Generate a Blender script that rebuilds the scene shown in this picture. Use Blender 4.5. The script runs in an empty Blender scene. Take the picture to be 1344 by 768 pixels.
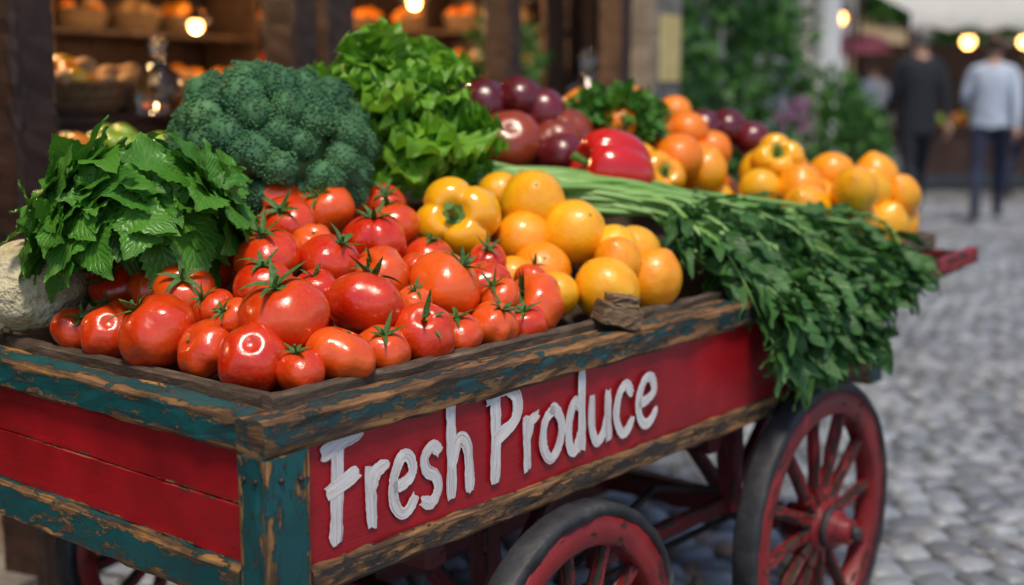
import bpy, math, random, bmesh
import numpy as np
from mathutils import Vector, Matrix
random.seed(11); rng=np.random.default_rng(11)
sc=bpy.context.scene
U=random.uniform
# ------------------------------------------------------------------ helpers
class MB:
    def __init__(s): s.v=[];s.l=[];s.t=[];s.m=[];s.s=[];s.uv=[];s.e=[];s.n=0
    def add(s,V,F,mi=0,UV=None,sm=True,E=None):
        V=np.asarray(V,float)
        if isinstance(F,np.ndarray): L=F.ravel();T=np.full(len(F),F.shape[1])
        else: L=np.concatenate([np.asarray(f) for f in F]);T=np.array([len(f) for f in F])
        s.v.append(V); s.l.append(L+s.n); s.t.append(T)
        s.m.append(np.full(len(T),mi)); s.s.append(np.full(len(T),sm))
        s.uv.append(np.asarray(UV,float) if UV is not None else np.zeros((len(V),2)))
        s.e.append(np.asarray(E,float) if E is not None else np.zeros(len(V)))
        s.n+=len(V)
    def mesh(s,name,mats):
        me=bpy.data.meshes.new(name)
        V=np.concatenate(s.v);L=np.concatenate(s.l).astype(np.int32);T=np.concatenate(s.t).astype(np.int32)
        me.vertices.add(len(V)); me.vertices.foreach_set('co',V.ravel())
        me.loops.add(len(L)); me.polygons.add(len(T))
        st=np.concatenate([[0],np.cumsum(T)[:-1]]).astype(np.int32)
        me.polygons.foreach_set('loop_start',st); me.polygons.foreach_set('vertices',L)
        for m in mats: me.materials.append(m)
        me.polygons.foreach_set('material_index',np.concatenate(s.m).astype(np.int32))
        me.polygons.foreach_set('use_smooth',np.concatenate(s.s).astype(bool))
        uv=me.uv_layers.new(name='UVMap'); UV=np.concatenate(s.uv)
        uv.data.foreach_set('uv',UV[L].ravel())
        E=np.concatenate(s.e)
        if E.max()>0:
            at=me.attributes.new('edge','FLOAT','POINT'); at.data.foreach_set('value',E)
        me.update(calc_edges=True); me.validate()
        return me
    def obj(s,name,mats,parent=None,mw=None):
        return mkobj(name,s.mesh(name,mats),parent,mw)
def mkobj(name,me,parent=None,mw=None):
    o=bpy.data.objects.new(name,me); sc.collection.objects.link(o)
    if parent: o.parent=parent
    if mw is not None: o.matrix_world=mw
    return o
def empty(name,mw):
    o=bpy.data.objects.new(name,None); sc.collection.objects.link(o); o.matrix_world=mw; o.empty_display_size=.1
    return o
def nrm(a):
    a=np.asarray(a,float); return a/(np.linalg.norm(a)+1e-12)
def beam(mb,p0,p1,w,h,up=(0,0,1),n=None,jit=.0012,ch=.005,mi=0,sm=False):
    p0=np.array(p0,float);p1=np.array(p1,float);d=p1-p0;L=np.linalg.norm(d);d/=L
    s=nrm(np.cross(d,up));u=np.cross(s,d); n=n or max(1,int(L/.04)); n=min(n,70)
    hw,hh=w/2,h/2; ch=min(ch,hw*.5,hh*.5); ix=min(hw*.45,ch+.008); iy=min(hh*.45,ch+.008)
    pr=[];ee=[]
    for a,b,e in [(-hw+ch,-hh,1),(-hw+ch+ix,-hh,0),(hw-ch-ix,-hh,0),(hw-ch,-hh,1),(hw,-hh+ch,1),(hw,-hh+ch+iy,0),(hw,hh-ch-iy,0),(hw,hh-ch,1),
                  (hw-ch,hh,1),(hw-ch-ix,hh,0),(-hw+ch+ix,hh,0),(-hw+ch,hh,1),(-hw,hh-ch,1),(-hw,hh-ch-iy,0),(-hw,-hh+ch+iy,0),(-hw,-hh+ch,1)]:
        pr.append((a,b));ee.append(e)
    K=16; pr=np.array(pr); ee=np.array(ee+[ee[0]],float)
    prj=pr[None]+rng.normal(0,jit,(n+1,K,2)); prj=np.concatenate([prj,prj[:,:1]],1)
    per=np.concatenate([[0],np.cumsum(np.linalg.norm(np.diff(np.vstack([pr,pr[:1]]),axis=0),axis=1))])
    t=np.linspace(0,L,n+1)
    V=p0+t[:,None,None]*d+prj[...,:1]*s+prj[...,1:]*u
    off=U(0,50); UV=np.stack([np.broadcast_to(t[:,None]+off,(n+1,K+1)),np.broadcast_to(per[None]+off*.37,(n+1,K+1))],-1)
    i,j=np.meshgrid(np.arange(n),np.arange(K),indexing='ij'); a=i*(K+1)+j
    F=np.stack([a,a+1,a+K+2,a+K+1],-1).reshape(-1,4)
    V=V.reshape(-1,3); mb.add(V,F,mi,UV.reshape(-1,2),sm,np.tile(ee,n+1))
    c0=V[:K];c1=V[-K-1:-1]
    mb.add(np.vstack([c0,c1]),[list(range(K-1,-1,-1)),list(range(K,2*K))],mi,np.vstack([pr+off,pr+off]),False,np.full(2*K,.5))
def tube(mb,pts,rad,k=8,mi=0,cap=True):
    P=np.asarray(pts,float);n=len(P); rad=np.broadcast_to(np.asarray(rad,float),(n,))
    T=np.gradient(P,axis=0); T/=np.linalg.norm(T,axis=1)[:,None]+1e-9
    ref=np.array([0,0,1.]) if abs(T[0][2])<.9 else np.array([1.,0,0])
    s=nrm(np.cross(T[0],ref)); R=[]
    for i in range(n):
        s=nrm(s-T[i]*np.dot(s,T[i])); R.append((s,np.cross(T[i],s)))
    th=np.linspace(0,2*math.pi,k+1)
    V=np.array([P[i]+rad[i]*(np.cos(th)[:,None]*R[i][0]+np.sin(th)[:,None]*R[i][1]) for i in range(n)]).reshape(-1,3)
    i,j=np.meshgrid(np.arange(n-1),np.arange(k),indexing='ij'); a=i*(k+1)+j
    F=np.stack([a,a+1,a+k+2,a+k+1],-1).reshape(-1,4)
    ln=np.concatenate([[0],np.cumsum(np.linalg.norm(np.diff(P,axis=0),axis=1))]); o_=U(0,30)
    UV=np.stack([np.repeat(ln,k+1)+o_,np.tile(th/6.283*.2,n)+o_],-1)
    mb.add(V,F,mi,UV)
    if cap: mb.add(np.vstack([V[:k],V[-k-1:-1]]),[list(range(k-1,-1,-1)),list(range(k,2*k))],mi)
def xf(V,M):
    A=np.array(M); return V@A[:3,:3].T+A[:3,3]
def lathe(mb,prof,k=32,M=None,mi=0,closed=False,sm=True,jit=0):
    pr=np.array(prof+([prof[0]] if closed else []),float);n=len(pr)
    th=np.linspace(0,2*math.pi,k+1)
    V=np.stack([pr[:,None,0]*np.cos(th),pr[:,None,0]*np.sin(th),np.broadcast_to(pr[:,None,1],(n,k+1))],-1)
    if jit:
        J=rng.normal(0,jit,(n,k+1,3)); J[:,-1]=J[:,0]
        if closed: J[-1]=J[0]
        V=V+J
    V=V.reshape(-1,3)
    if M is not None: V=xf(V,M)
    i,j=np.meshgrid(np.arange(n-1),np.arange(k),indexing='ij'); a=i*(k+1)+j
    F=np.stack([a,a+1,a+k+2,a+k+1],-1).reshape(-1,4)
    R=pr[:,0].max(); ln=np.concatenate([[0],np.cumsum(np.linalg.norm(np.diff(pr,axis=0),axis=1))])
    UV=np.stack([np.tile(th*R,n),np.repeat(ln,k+1)],-1)
    mb.add(V,F,mi,UV,sm)
_ico={}
def ico(s):
    if s not in _ico:
        bm=bmesh.new(); bmesh.ops.create_icosphere(bm,subdivisions=s,radius=1)
        V=np.array([v.co[:] for v in bm.verts]);F=np.array([[v.index for v in f.verts] for f in bm.faces]); bm.free(); _ico[s]=(V,F)
    return _ico[s]
def box(mb,x0,x1,y0,y1,z0,z1,mi=0):
    V=[(x,y,z) for x in(x0,x1) for y in(y0,y1) for z in(z0,z1)]
    F=np.array([[0,1,3,2],[4,6,7,5],[0,4,5,1],[2,3,7,6],[0,2,6,4],[1,5,7,3]])
    V=np.array(V,float)
    for f in F:
        P=V[f]; e1=P[1]-P[0]; e2=P[3]-P[0]
        mb.add(P,np.array([[0,1,2,3]]),mi,[(0,0),(np.linalg.norm(e1),0),(np.linalg.norm(e1),np.linalg.norm(e2)),(0,np.linalg.norm(e2))],False)
def leaf(mb,base,D,Nn,L,W,nl=8,nw=4,curl=.6,fold=.25,serr=0,nt=9,ruf=0,rf=20,pw=.8,mi=0,sp=.75,rp=1.5):
    D=nrm(D);Nn=np.asarray(Nn,float);Nn=nrm(Nn-D*np.dot(Nn,D));S=np.cross(D,Nn)
    t=np.linspace(0,1,nl+1); s=np.linspace(-1,1,nw+1); ph=-curl*t
    dirs=np.cos(ph)[:,None]*D+np.sin(ph)[:,None]*Nn
    cen=base+np.vstack([[0,0,0],np.cumsum((dirs[1:]+dirs[:-1])/2*L/nl,axis=0)])
    nn=-np.sin(ph)[:,None]*D+np.cos(ph)[:,None]*Nn
    w=W*np.abs(np.sin(np.pi*np.clip(t,0,1)**pw))**sp; w[0]=W*.06; w[-1]=W*.02
    if serr: w=w*(1+serr*(((t*nt)%1.0)-.5))
    off=fold*np.abs(s)[None]*w[:,None]
    if ruf: off=off+ruf*(np.abs(s)[None]**rp)*np.sin(rf*t[:,None]+U(0,6)+s[None]*2.5)*np.clip(t[:,None]*2,0,1)
    V=cen[:,None]+(s[None]*w[:,None])[...,None]*S+off[...,None]*nn[:,None]
    i,j=np.meshgrid(np.arange(nl),np.arange(nw),indexing='ij');a=i*(nw+1)+j
    F=np.stack([a,a+1,a+nw+2,a+nw+1],-1).reshape(-1,4)
    UV=np.stack([np.broadcast_to(s[None]*.5+.5,(nl+1,nw+1)),np.broadcast_to(t[:,None],(nl+1,nw+1))],-1).reshape(-1,2)
    mb.add(V.reshape(-1,3),F,mi,UV)
def catmull(P,n=6):
    P=np.asarray(P,float); Q=np.vstack([2*P[0]-P[1],P,2*P[-1]-P[-2]]);o=[]
    for i in range(1,len(Q)-2):
        for t in np.linspace(0,1,n,endpoint=False):
            a,b,c,d=Q[i-1:i+3]
            o.append(.5*((2*b)+(-a+c)*t+(2*a-5*b+4*c-d)*t*t+(-a+3*b-3*c+d)*t**3))
    o.append(P[-1]); return np.array(o)
# ------------------------------------------------------------------ materials
def base_mat(name):
    m=bpy.data.materials.new(name); m.use_nodes=True; nt=m.node_tree; nt.nodes.clear()
    o=nt.nodes.new('ShaderNodeOutputMaterial'); b=nt.nodes.new('ShaderNodeBsdfPrincipled'); nt.links.new(b.outputs[0],o.inputs[0])
    return m,nt,b,o
def ramp(nt,fac,stops,interp='LINEAR'):
    r=nt.nodes.new('ShaderNodeValToRGB'); r.color_ramp.interpolation=interp; e=r.color_ramp.elements
    while len(e)<len(stops): e.new(.5)
    for k,(p,c) in enumerate(stops):
        e[k].position=p; e[k].color=(c[0],c[1],c[2],1) if hasattr(c,'__len__') else (c,c,c,1)
    nt.links.new(fac,r.inputs[0]); return r.outputs[0]
def noise(nt,vec,scale,detail=6,rough=.55,dist=0):
    n=nt.nodes.new('ShaderNodeTexNoise'); n.inputs['Scale'].default_value=scale; n.inputs['Detail'].default_value=detail
    n.inputs['Roughness'].default_value=rough; n.inputs['Distortion'].default_value=dist
    nt.links.new(vec,n.inputs['Vector']); return n.outputs[0]
def coords(nt,kind='Object',stretch=(1,1,1)):
    t=nt.nodes.new('ShaderNodeTexCoord'); m=nt.nodes.new('ShaderNodeMapping'); m.inputs['Scale'].default_value=stretch
    nt.links.new(t.outputs[kind],m.inputs[0]); return m.outputs[0]
def mth(nt,op,a,b=None,c=None,clamp=False):
    n=nt.nodes.new('ShaderNodeMath'); n.operation=op; n.use_clamp=clamp
    for i,x in enumerate((a,b,c)):
        if x is None: continue
        if isinstance(x,(int,float)): n.inputs[i].default_value=x
        else: nt.links.new(x,n.inputs[i])
    return n.outputs[0]
def mixc(nt,f,a,b,blend='MIX'):
    n=nt.nodes.new('ShaderNodeMix'); n.data_type='RGBA'; n.blend_type=blend
    for s,x in ((n.inputs[0],f),(n.inputs[6],a),(n.inputs[7],b)):
        if isinstance(x,(int,float)): s.default_value=x
        elif isinstance(x,tuple): s.default_value=(*x,1)
        else: nt.links.new(x,s)
    return n.outputs[2]
def bump(nt,b,h,strength,dist,prev=None):
    n=nt.nodes.new('ShaderNodeBump'); n.inputs['Strength'].default_value=strength; n.inputs['Distance'].default_value=dist
    nt.links.new(h,n.inputs['Height'])
    if prev is not None: nt.links.new(prev,n.inputs['Normal'])
    if b is not None: nt.links.new(n.outputs[0],b.inputs['Normal'])
    return n.outputs[0]
def addtrans(nt,b,o,col,trans):
    t=nt.nodes.new('ShaderNodeBsdfTranslucent'); nt.links.new(col,t.inputs[0]); mx=nt.nodes.new('ShaderNodeMixShader'); mx.inputs[0].default_value=trans
    nt.links.new(b.outputs[0],mx.inputs[1]); nt.links.new(t.outputs[0],mx.inputs[2]); nt.links.new(mx.outputs[0],o.inputs[0])
def nmat(name,stops,scale=5,stretch=(1,1,1),coord='Object',rough=.5,bmp=.2,bs=None,bd=.005,detail=4,coat=0,trans=0,metal=0):
    m,nt,b,o=base_mat(name); v=coords(nt,coord,stretch)
    f=noise(nt,v,scale,detail); col=ramp(nt,f,stops)
    nt.links.new(col,b.inputs['Base Color']); b.inputs['Roughness'].default_value=rough
    b.inputs['Coat Weight'].default_value=coat; b.inputs['Coat Roughness'].default_value=.08; b.inputs['Metallic'].default_value=metal
    if bmp: bump(nt,b,noise(nt,v,bs or scale*4,3),bmp,bd)
    if trans: addtrans(nt,b,o,col,trans)
    return m
def painted(name,paint,wood,wear=.5,edge=1.0,rough=.42,soft=.03,grainb=.5):
    m,nt,b,o=base_mat(name); uv=coords(nt,'UV',(1,1,1))
    grain=noise(nt,coords(nt,'UV',(2.5,80,1)),1.5,6,.65,.12)
    fine=noise(nt,coords(nt,'UV',(10,34,1)),3,7,.72,.1)
    patch=noise(nt,coords(nt,'UV',(5,12,1)),2.2,8,.70,.25)
    wcol=ramp(nt,grain,wood)
    wcol=mixc(nt,ramp(nt,noise(nt,coords(nt,'UV',(2.5,11,1)),3,5,.65),[(.42,0.0),(.60,.8)]),wcol,tuple(x*.8 for x in wood[0][1]))
    wcol=mixc(nt,ramp(nt,grain,[(.30,.85),(.40,0.0)]),wcol,(.008,.005,.004))
    at=nt.nodes.new('ShaderNodeAttribute'); at.attribute_name='edge'
    en=ramp(nt,noise(nt,coords(nt,'UV',(7,7,1)),2.5,4,.6),[(.36,.15),(.62,1.3)])
    ed=mth(nt,'MULTIPLY',mth(nt,'MULTIPLY',mth(nt,'POWER',at.outputs['Fac'],1.6),edge*.16),en)
    tot=mth(nt,'ADD',mth(nt,'ADD',mth(nt,'MULTIPLY',patch,.65),mth(nt,'MULTIPLY',fine,.35)),ed)
    mask=ramp(nt,tot,[(wear,0.0),(wear+soft,1.0)])
    pv=ramp(nt,noise(nt,uv,5,4),[(.3,tuple(x*.6 for x in paint)),(.7,tuple(min(1,x*1.2) for x in paint))])
    pv=mixc(nt,ramp(nt,fine,[(.56,0.0),(.70,.6)]),pv,tuple(x*.35 for x in paint))
    col=mixc(nt,mask,pv,wcol)
    rim=ramp(nt,tot,[(wear-.03,0.0),(wear,.6),(wear+soft+.015,0.0)]); col=mixc(nt,rim,col,tuple(x*.25 for x in paint))
    nt.links.new(col,b.inputs['Base Color'])
    nt.links.new(ramp(nt,mask,[(0,rough),(1,.8)]),b.inputs['Roughness'])
    hh=mth(nt,'ADD',mth(nt,'MULTIPLY',mask,-1.0),mth(nt,'MULTIPLY',grain,grainb))
    bump(nt,b,hh,.8,.0022)
    return m
def leafmat(name,c1,c2,vein,trans=.25,rough=.45,nv=9,vs=.5,bs=.4):
    m,nt,b,o=base_mat(name); tc=nt.nodes.new('ShaderNodeTexCoord'); sp=nt.nodes.new('ShaderNodeSeparateXYZ'); nt.links.new(tc.outputs['UV'],sp.inputs[0])
    au=mth(nt,'ABSOLUTE',mth(nt,'SUBTRACT',sp.outputs[0],.5))
    lat=mth(nt,'PINGPONG',mth(nt,'MULTIPLY',mth(nt,'SUBTRACT',sp.outputs[1],mth(nt,'MULTIPLY',au,.7)),float(nv)),.5)
    latm=ramp(nt,lat,[(0,1.0),(.10,0.0)]); mid=ramp(nt,au,[(0,1.0),(.03,0.0)])
    vm=mth(nt,'MAXIMUM',mth(nt,'MULTIPLY',latm,.6),mid)
    g=nt.nodes.new('ShaderNodeNewGeometry')
    col=mixc(nt,g.outputs['Random Per Island'],c1,c2)
    pn=noise(nt,coords(nt,'Object'),30,2); col=mixc(nt,mth(nt,'MULTIPLY',pn,.35),col,tuple(x*.5 for x in c1))
    col=mixc(nt,mth(nt,'MULTIPLY',vm,vs),col,vein)
    nt.links.new(col,b.inputs['Base Color']); b.inputs['Roughness'].default_value=rough
    hgt=mth(nt,'ADD',mth(nt,'MULTIPLY',vm,-1.0),mth(nt,'MULTIPLY',mth(nt,'SINE',mth(nt,'MULTIPLY',lat,3.1)),.8))
    bump(nt,b,hgt,bs,.003)
    addtrans(nt,b,o,col,trans)
    return m
OCH=[(.25,(.03,.017,.010)),(.42,(.12,.065,.032)),(.58,(.40,.19,.05)),(.75,(.15,.08,.045))]
BRN=[(.25,(.025,.014,.009)),(.42,(.10,.055,.03)),(.58,(.33,.155,.048)),(.75,(.12,.065,.038))]
GREYW=[(.25,(.03,.02,.015)),(.45,(.14,.09,.06)),(.6,(.26,.18,.12)),(.78,(.09,.06,.04))]
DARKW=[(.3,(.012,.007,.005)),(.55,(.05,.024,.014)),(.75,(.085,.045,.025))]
M_red=painted('red_paint',(.38,.006,.013),OCH,.645,.9,.34)
M_rimL=painted('worn_ochre_rim',(.015,.065,.07),BRN,.485,.9,.5,.04)
M_teal=painted('teal_paint',(.005,.08,.085),OCH,.545,.9,.42)
M_strip=painted('worn_strip',(.045,.035,.028),BRN,.48,1.0,.55,.05)
M_lip=painted('weathered_board',(.13,.085,.055),GREYW,.45,.4,.7,.2,grainb=1.2)
M_plank=painted('grey_plank',(.18,.13,.09),GREYW,.45,.4,.75,.2,grainb=1.2)
M_dred=painted('dark_red_frame',(.10,.008,.012),DARKW,.60,.8,.5)
M_wred=painted('wheel_red',(.25,.012,.014),DARKW,.56,.9,.42)
M_tire=nmat('iron_tire',[(.3,(.010,.010,.012)),(.6,(.04,.04,.044)),(.8,(.13,.12,.11))],14,rough=.6,bmp=.6,bs=60,bd=.003)
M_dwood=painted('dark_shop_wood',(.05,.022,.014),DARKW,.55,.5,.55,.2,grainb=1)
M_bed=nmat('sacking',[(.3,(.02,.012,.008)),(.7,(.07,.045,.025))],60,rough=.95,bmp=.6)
def fruitmat(name,c1,c2,rough=.2,coat=.35,bs=120,bmp=.03,var=.8,spots=None):
    m,nt,b,o=base_mat(name); v=coords(nt); oi=nt.nodes.new('ShaderNodeObjectInfo')
    f=noise(nt,v,1.2,4); f2=mth(nt,'ADD',mth(nt,'MULTIPLY',f,.7),mth(nt,'MULTIPLY',oi.outputs['Random'],var*.5))
    col=mixc(nt,ramp(nt,f2,[(.3,0.0),(.85,1.0)]),c1,c2)
    if spots: col=mixc(nt,ramp(nt,noise(nt,v,bs*.18,3,.6),[(.60,0.0),(.75,.4)]),col,spots)
    nt.links.new(col,b.inputs['Base Color'])
    nt.links.new(ramp(nt,noise(nt,v,2.5,4),[(.3,rough*.7),(.75,rough*1.7)]),b.inputs['Roughness'])
    b.inputs['Coat Weight'].default_value=coat; b.inputs['Coat Roughness'].default_value=.07
    n1=bump(nt,None,noise(nt,v,bs,2),bmp*8,.0008); bump(nt,b,noise(nt,v,1.8,2),.4,.008,n1)
    return m
M_tom=fruitmat('tomato_skin',(.60,.016,.003),(.86,.12,.010),.15,.55,60,.03,spots=(.9,.24,.03),var=1.0)
M_tomg=fruitmat('green_tomato_skin',(.45,.42,.03),(.5,.5,.04),.2)
M_hei=fruitmat('heirloom_skin',(.16,.018,.010),(.34,.05,.014),.2,.4)
M_plum=fruitmat('plum_skin',(.09,.004,.010),(.17,.010,.018),.2,.5)
M_org=fruitmat('orange_skin',(.88,.19,.006),(.93,.30,.01),.32,.2,bs=22,bmp=.14)
M_yel=fruitmat('yellow_skin',(.92,.27,.004),(.95,.50,.010),.26,.35,bs=20,bmp=.16,var=1.1)
M_ypep=fruitmat('yellow_pepper_skin',(.93,.35,.004),(.95,.48,.008),.13,.6,60,.02)
M_rpep=fruitmat('red_pepper_skin',(.52,.006,.005),(.66,.014,.008),.13,.6,60,.02)
M_apg=fruitmat('green_apple_skin',(.25,.42,.03),(.4,.5,.06),.25)
M_cal=nmat('calyx_green',[(.3,(.025,.08,.010)),(.7,(.08,.19,.03))],8,rough=.55,bmp=.3)
M_stem=nmat('stem_green',[(.3,(.06,.16,.02)),(.7,(.15,.28,.05))],30,rough=.5,bmp=.3)
M_basil=leafmat('basil_leaf',(.05,.21,.018),(.12,.36,.035),(.28,.5,.12),.26,.36,9,.42,.4)
M_spin=leafmat('spinach_leaf',(.03,.12,.025),(.08,.22,.045),(.16,.30,.08),.22,.42,7,.35)
M_lett=leafmat('lettuce_leaf',(.11,.34,.018),(.27,.56,.04),(.38,.6,.12),.38,.42,7,.3,.3)
M_pars=leafmat('parsley_leaf',(.05,.2,.02),(.11,.32,.035),(.2,.36,.08),.28,.5,5,.2)
M_stalk=nmat('stalk_green',[(.25,(.06,.20,.03)),(.5,(.19,.38,.08)),(.75,(.40,.56,.22))],3,coord='UV',stretch=(1.5,14,1),rough=.32,bmp=.2)
M_broc=nmat('broccoli_buds',[(.3,(.025,.10,.042)),(.55,(.06,.18,.07)),(.75,(.13,.28,.10))],10,rough=.7,bmp=.3,bs=300,bd=.001)
M_brocs=nmat('broccoli_stem',[(.3,(.10,.2,.06)),(.7,(.2,.32,.1))],20,rough=.6)
M_cel=nmat('celeriac_skin',[(.3,(.34,.26,.13)),(.45,(.58,.50,.30)),(.75,(.72,.66,.46))],2.2,rough=.7,bmp=.5,bs=7,bd=.05)
# ------------------------------------------------------------------ frames
G=.165; ANG=math.radians(50.3)
CM=Matrix.Translation((-.338,1.725,G))@Matrix.Rotation(ANG,4,'Z')
def Lw(a,b,z): return CM@Vector((a,b,z))
F_ANG=math.radians(65.6)
FM=Matrix.Translation((-1.25,3.4,0))@Matrix.Rotation(F_ANG,4,'Z')
# ------------------------------------------------------------------ cart
cart=empty('produce_cart',CM)
W=1.15;LEN=2.02
def part(name,mats,fn):
    mb=MB(); fn(mb); o=mkobj(name,mb.mesh(name,mats)); o.parent=cart; return o
part('rim_side',[M_rimL],lambda m:(beam(m,(-.004,.03,.719),(LEN+.01,.03,.719),.06,.054,jit=.0014,ch=.006),beam(m,(-.004,W-.03,.719),(LEN+.01,W-.03,.719),.06,.054)))
part('rim_end',[M_teal],lambda m:(beam(m,(.028,.061,.718),(.028,W-.061,.718),.06,.054,jit=.0014,ch=.006),beam(m,(LEN-.028,.061,.718),(LEN-.028,W-.061,.718),.06,.054)))
part('inner_board',[M_lip],lambda m:(beam(m,(.062,.073,.733),(LEN-.06,.073,.733),.024,.058,jit=.001),beam(m,(.073,.086,.732),(.073,W-.09,.732),.024,.057,jit=.001),
     beam(m,(.062,W-.073,.733),(LEN-.06,W-.073,.733),.024,.058)))
part('side_panel',[M_red],lambda m:(beam(m,(.074,.021,.602),(LEN-.075,.021,.602),.018,.184,jit=.0003,ch=.001),beam(m,(.074,W-.021,.602),(LEN-.075,W-.021,.602),.018,.184,jit=.0003,ch=.001)))
def endp(m):
    for x in(.021,LEN-.021):
        beam(m,(x,.058,.5655),(x,W-.058,.5655),.018,.087,jit=.0004,ch=.002); beam(m,(x,.058,.653),(x,W-.058,.653),.018,.086,jit=.0004,ch=.002)
part('end_panel',[M_red],endp)
def posts(m):
    for x in(.034,LEN-.034):
        for y in(.027,W-.027): beam(m,(x,y,.452),(x,y,.6925),.066,.084,up=(1,0,0),jit=.0012,ch=.006)
part('corner_post',[M_teal],posts)
part('bottom_strip',[M_strip],lambda m:(beam(m,(.078,.024,.49),(LEN-.078,.024,.49),.05,.044,jit=.0014,ch=.006),beam(m,(.078,W-.024,.49),(LEN-.078,W-.024,.49),.05,.044)))
part('end_bottom_strip',[M_teal],lambda m:(beam(m,(.02,.062,.49),(.02,W-.062,.49),.05,.066,jit=.0014,ch=.006),beam(m,(LEN-.02,.062,.49),(LEN-.02,W-.062,.49),.05,.066)))
part('floor',[M_dred],lambda m:[beam(m,(.05,.1+k*.158,.50),(LEN-.05,.1+k*.158,.50),.15,.02,jit=.0005) for k in range(7)])
def tray(m):
    for k in range(6): beam(m,(2.235,.06+k*.17,.752),(2.235,.06+k*.17+.163,.752),.4,.018,jit=.0006)
    beam(m,(2.03,.045,.775),(2.44,.045,.775),.02,.04); beam(m,(2.44,.06,.775),(2.44,1.07,.775),.02,.04)
part('end_tray',[M_plank],tray)
def handles(m):
    for y in(.03,1.1): beam(m,(1.95,y,.66),(2.66,y-.02,.715),.036,.045,jit=.001)
    beam(m,(2.62,.05,.712),(2.62,1.07,.712),.03,.03)
part('handle',[M_wred],handles)
M_iron=nmat('rusty_iron',[(.3,(.015,.012,.011)),(.7,(.07,.04,.03))],30,rough=.6,bmp=.4,metal=.4)
WH=((.69,.31),(1.61,.345))
def under(m):
    for y in(.2,.95): beam(m,(.12,y,.43),(1.92,y,.43),.05,.07)
    for x,r in WH:
        z=r-G
        beam(m,(x,.06,z),(x,W-.06,z),.05,.06)
        for y in(.2,.95):
            beam(m,(x,y,z+.02),(x,y,.42),.045,.05,up=(1,0,0)); beam(m,(x-.22,y,.41),(x-.02,y,z+.03),.03,.03,up=(0,1,0)); beam(m,(x+.22,y,.41),(x+.02,y,z+.03),.03,.03,up=(0,1,0))
    beam(m,(.73,.575,.17),(1.6,.575,.18),.06,.07)
    beam(m,(1.3,.06,.43),(1.3,W-.06,.43),.05,.05); beam(m,(.4,.06,.43),(.4,W-.06,.43),.05,.05)
    beam(m,(1.42,.09,.44),(1.42,.09,.24),.05,.04,up=(1,0,0)); beam(m,(.9,.1,.26),(1.5,.1,.25),.03,.035)
part('undercarriage',[M_dred],under)
def rods(m):
    for y in(.15,1.0):
        tube(m,[(.85,y,.22),(1.2,y,.33),(1.55,y,.24)],.009); tube(m,[(.75,y,.18),(1.6,y,.18)],.008)
part('tie_rods',[M_iron],rods)
def bolts(m):
    V,F=ico(2)
    for (x,y,z) in [(-.008,.015,.66),(-.008,.04,.66),(-.008,.015,.49),(-.008,.04,.49),(.02,-.007,.66),(.055,-.007,.655),(.03,-.007,.49),(2.0,-.007,.66),(2.0,-.007,.49)]:
        m.add(V*.005+np.array((x,y,z)),F,0)
part('bolts',[M_iron],bolts)
def wheel(cx,cy,r):
    m=MB(); R=Matrix.Translation((cx,cy,r-G))@Matrix.Rotation(math.pi/2,4,'X')
    t=.028
    lathe(m,[(r-.022,-t),(r-.005,-t),(r,-t+.006),(r,t-.006),(r-.005,t),(r-.022,t)],72,R,1,True,jit=.0008)
    lathe(m,[(r-.078,-t+.006),(r-.072,-t+.002),(r-.0225,-t+.002),(r-.0225,t-.002),(r-.072,t-.002),(r-.078,t-.006)],72,R,0,True,jit=.0006)
    n=12
    for k in range(n):
        th=2*math.pi*k/n+.13; c,s=math.cos(th),math.sin(th)
        p0=np.array((cx+c*.04,cy,r-G+s*.04)); p1=np.array((cx+c*(r-.074),cy,r-G+s*(r-.074)))
        q=p0+(p1-p0)*.25
        beam(m,p0,q,.034,.036,up=(0,1,0),ch=.008); beam(m,q,p1,.028,.028,up=(0,1,0),ch=.007)
    lathe(m,[(.0,.095),(.022,.095),(.03,.09),(.032,.065),(.044,.06),(.046,.03),(.058,.026),(.06,-.03),(.046,-.034),(.04,-.07),(.0,-.07)],32,R,0)
    lathe(m,[(.0465,.034),(.0505,.034),(.0505,.05),(.0465,.05)],32,R,1,True)
    lathe(m,[(.0,.11),(.014,.11),(.016,.095),(.0,.095)],16,R,1)
    o=mkobj('wheel',m.mesh('wheel',[M_wred,M_tire])); o.parent=cart
for cx,r in WH:
    wheel(cx,-.036 if r>.33 else -.015,r); wheel(cx,W+.045,r)
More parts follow.
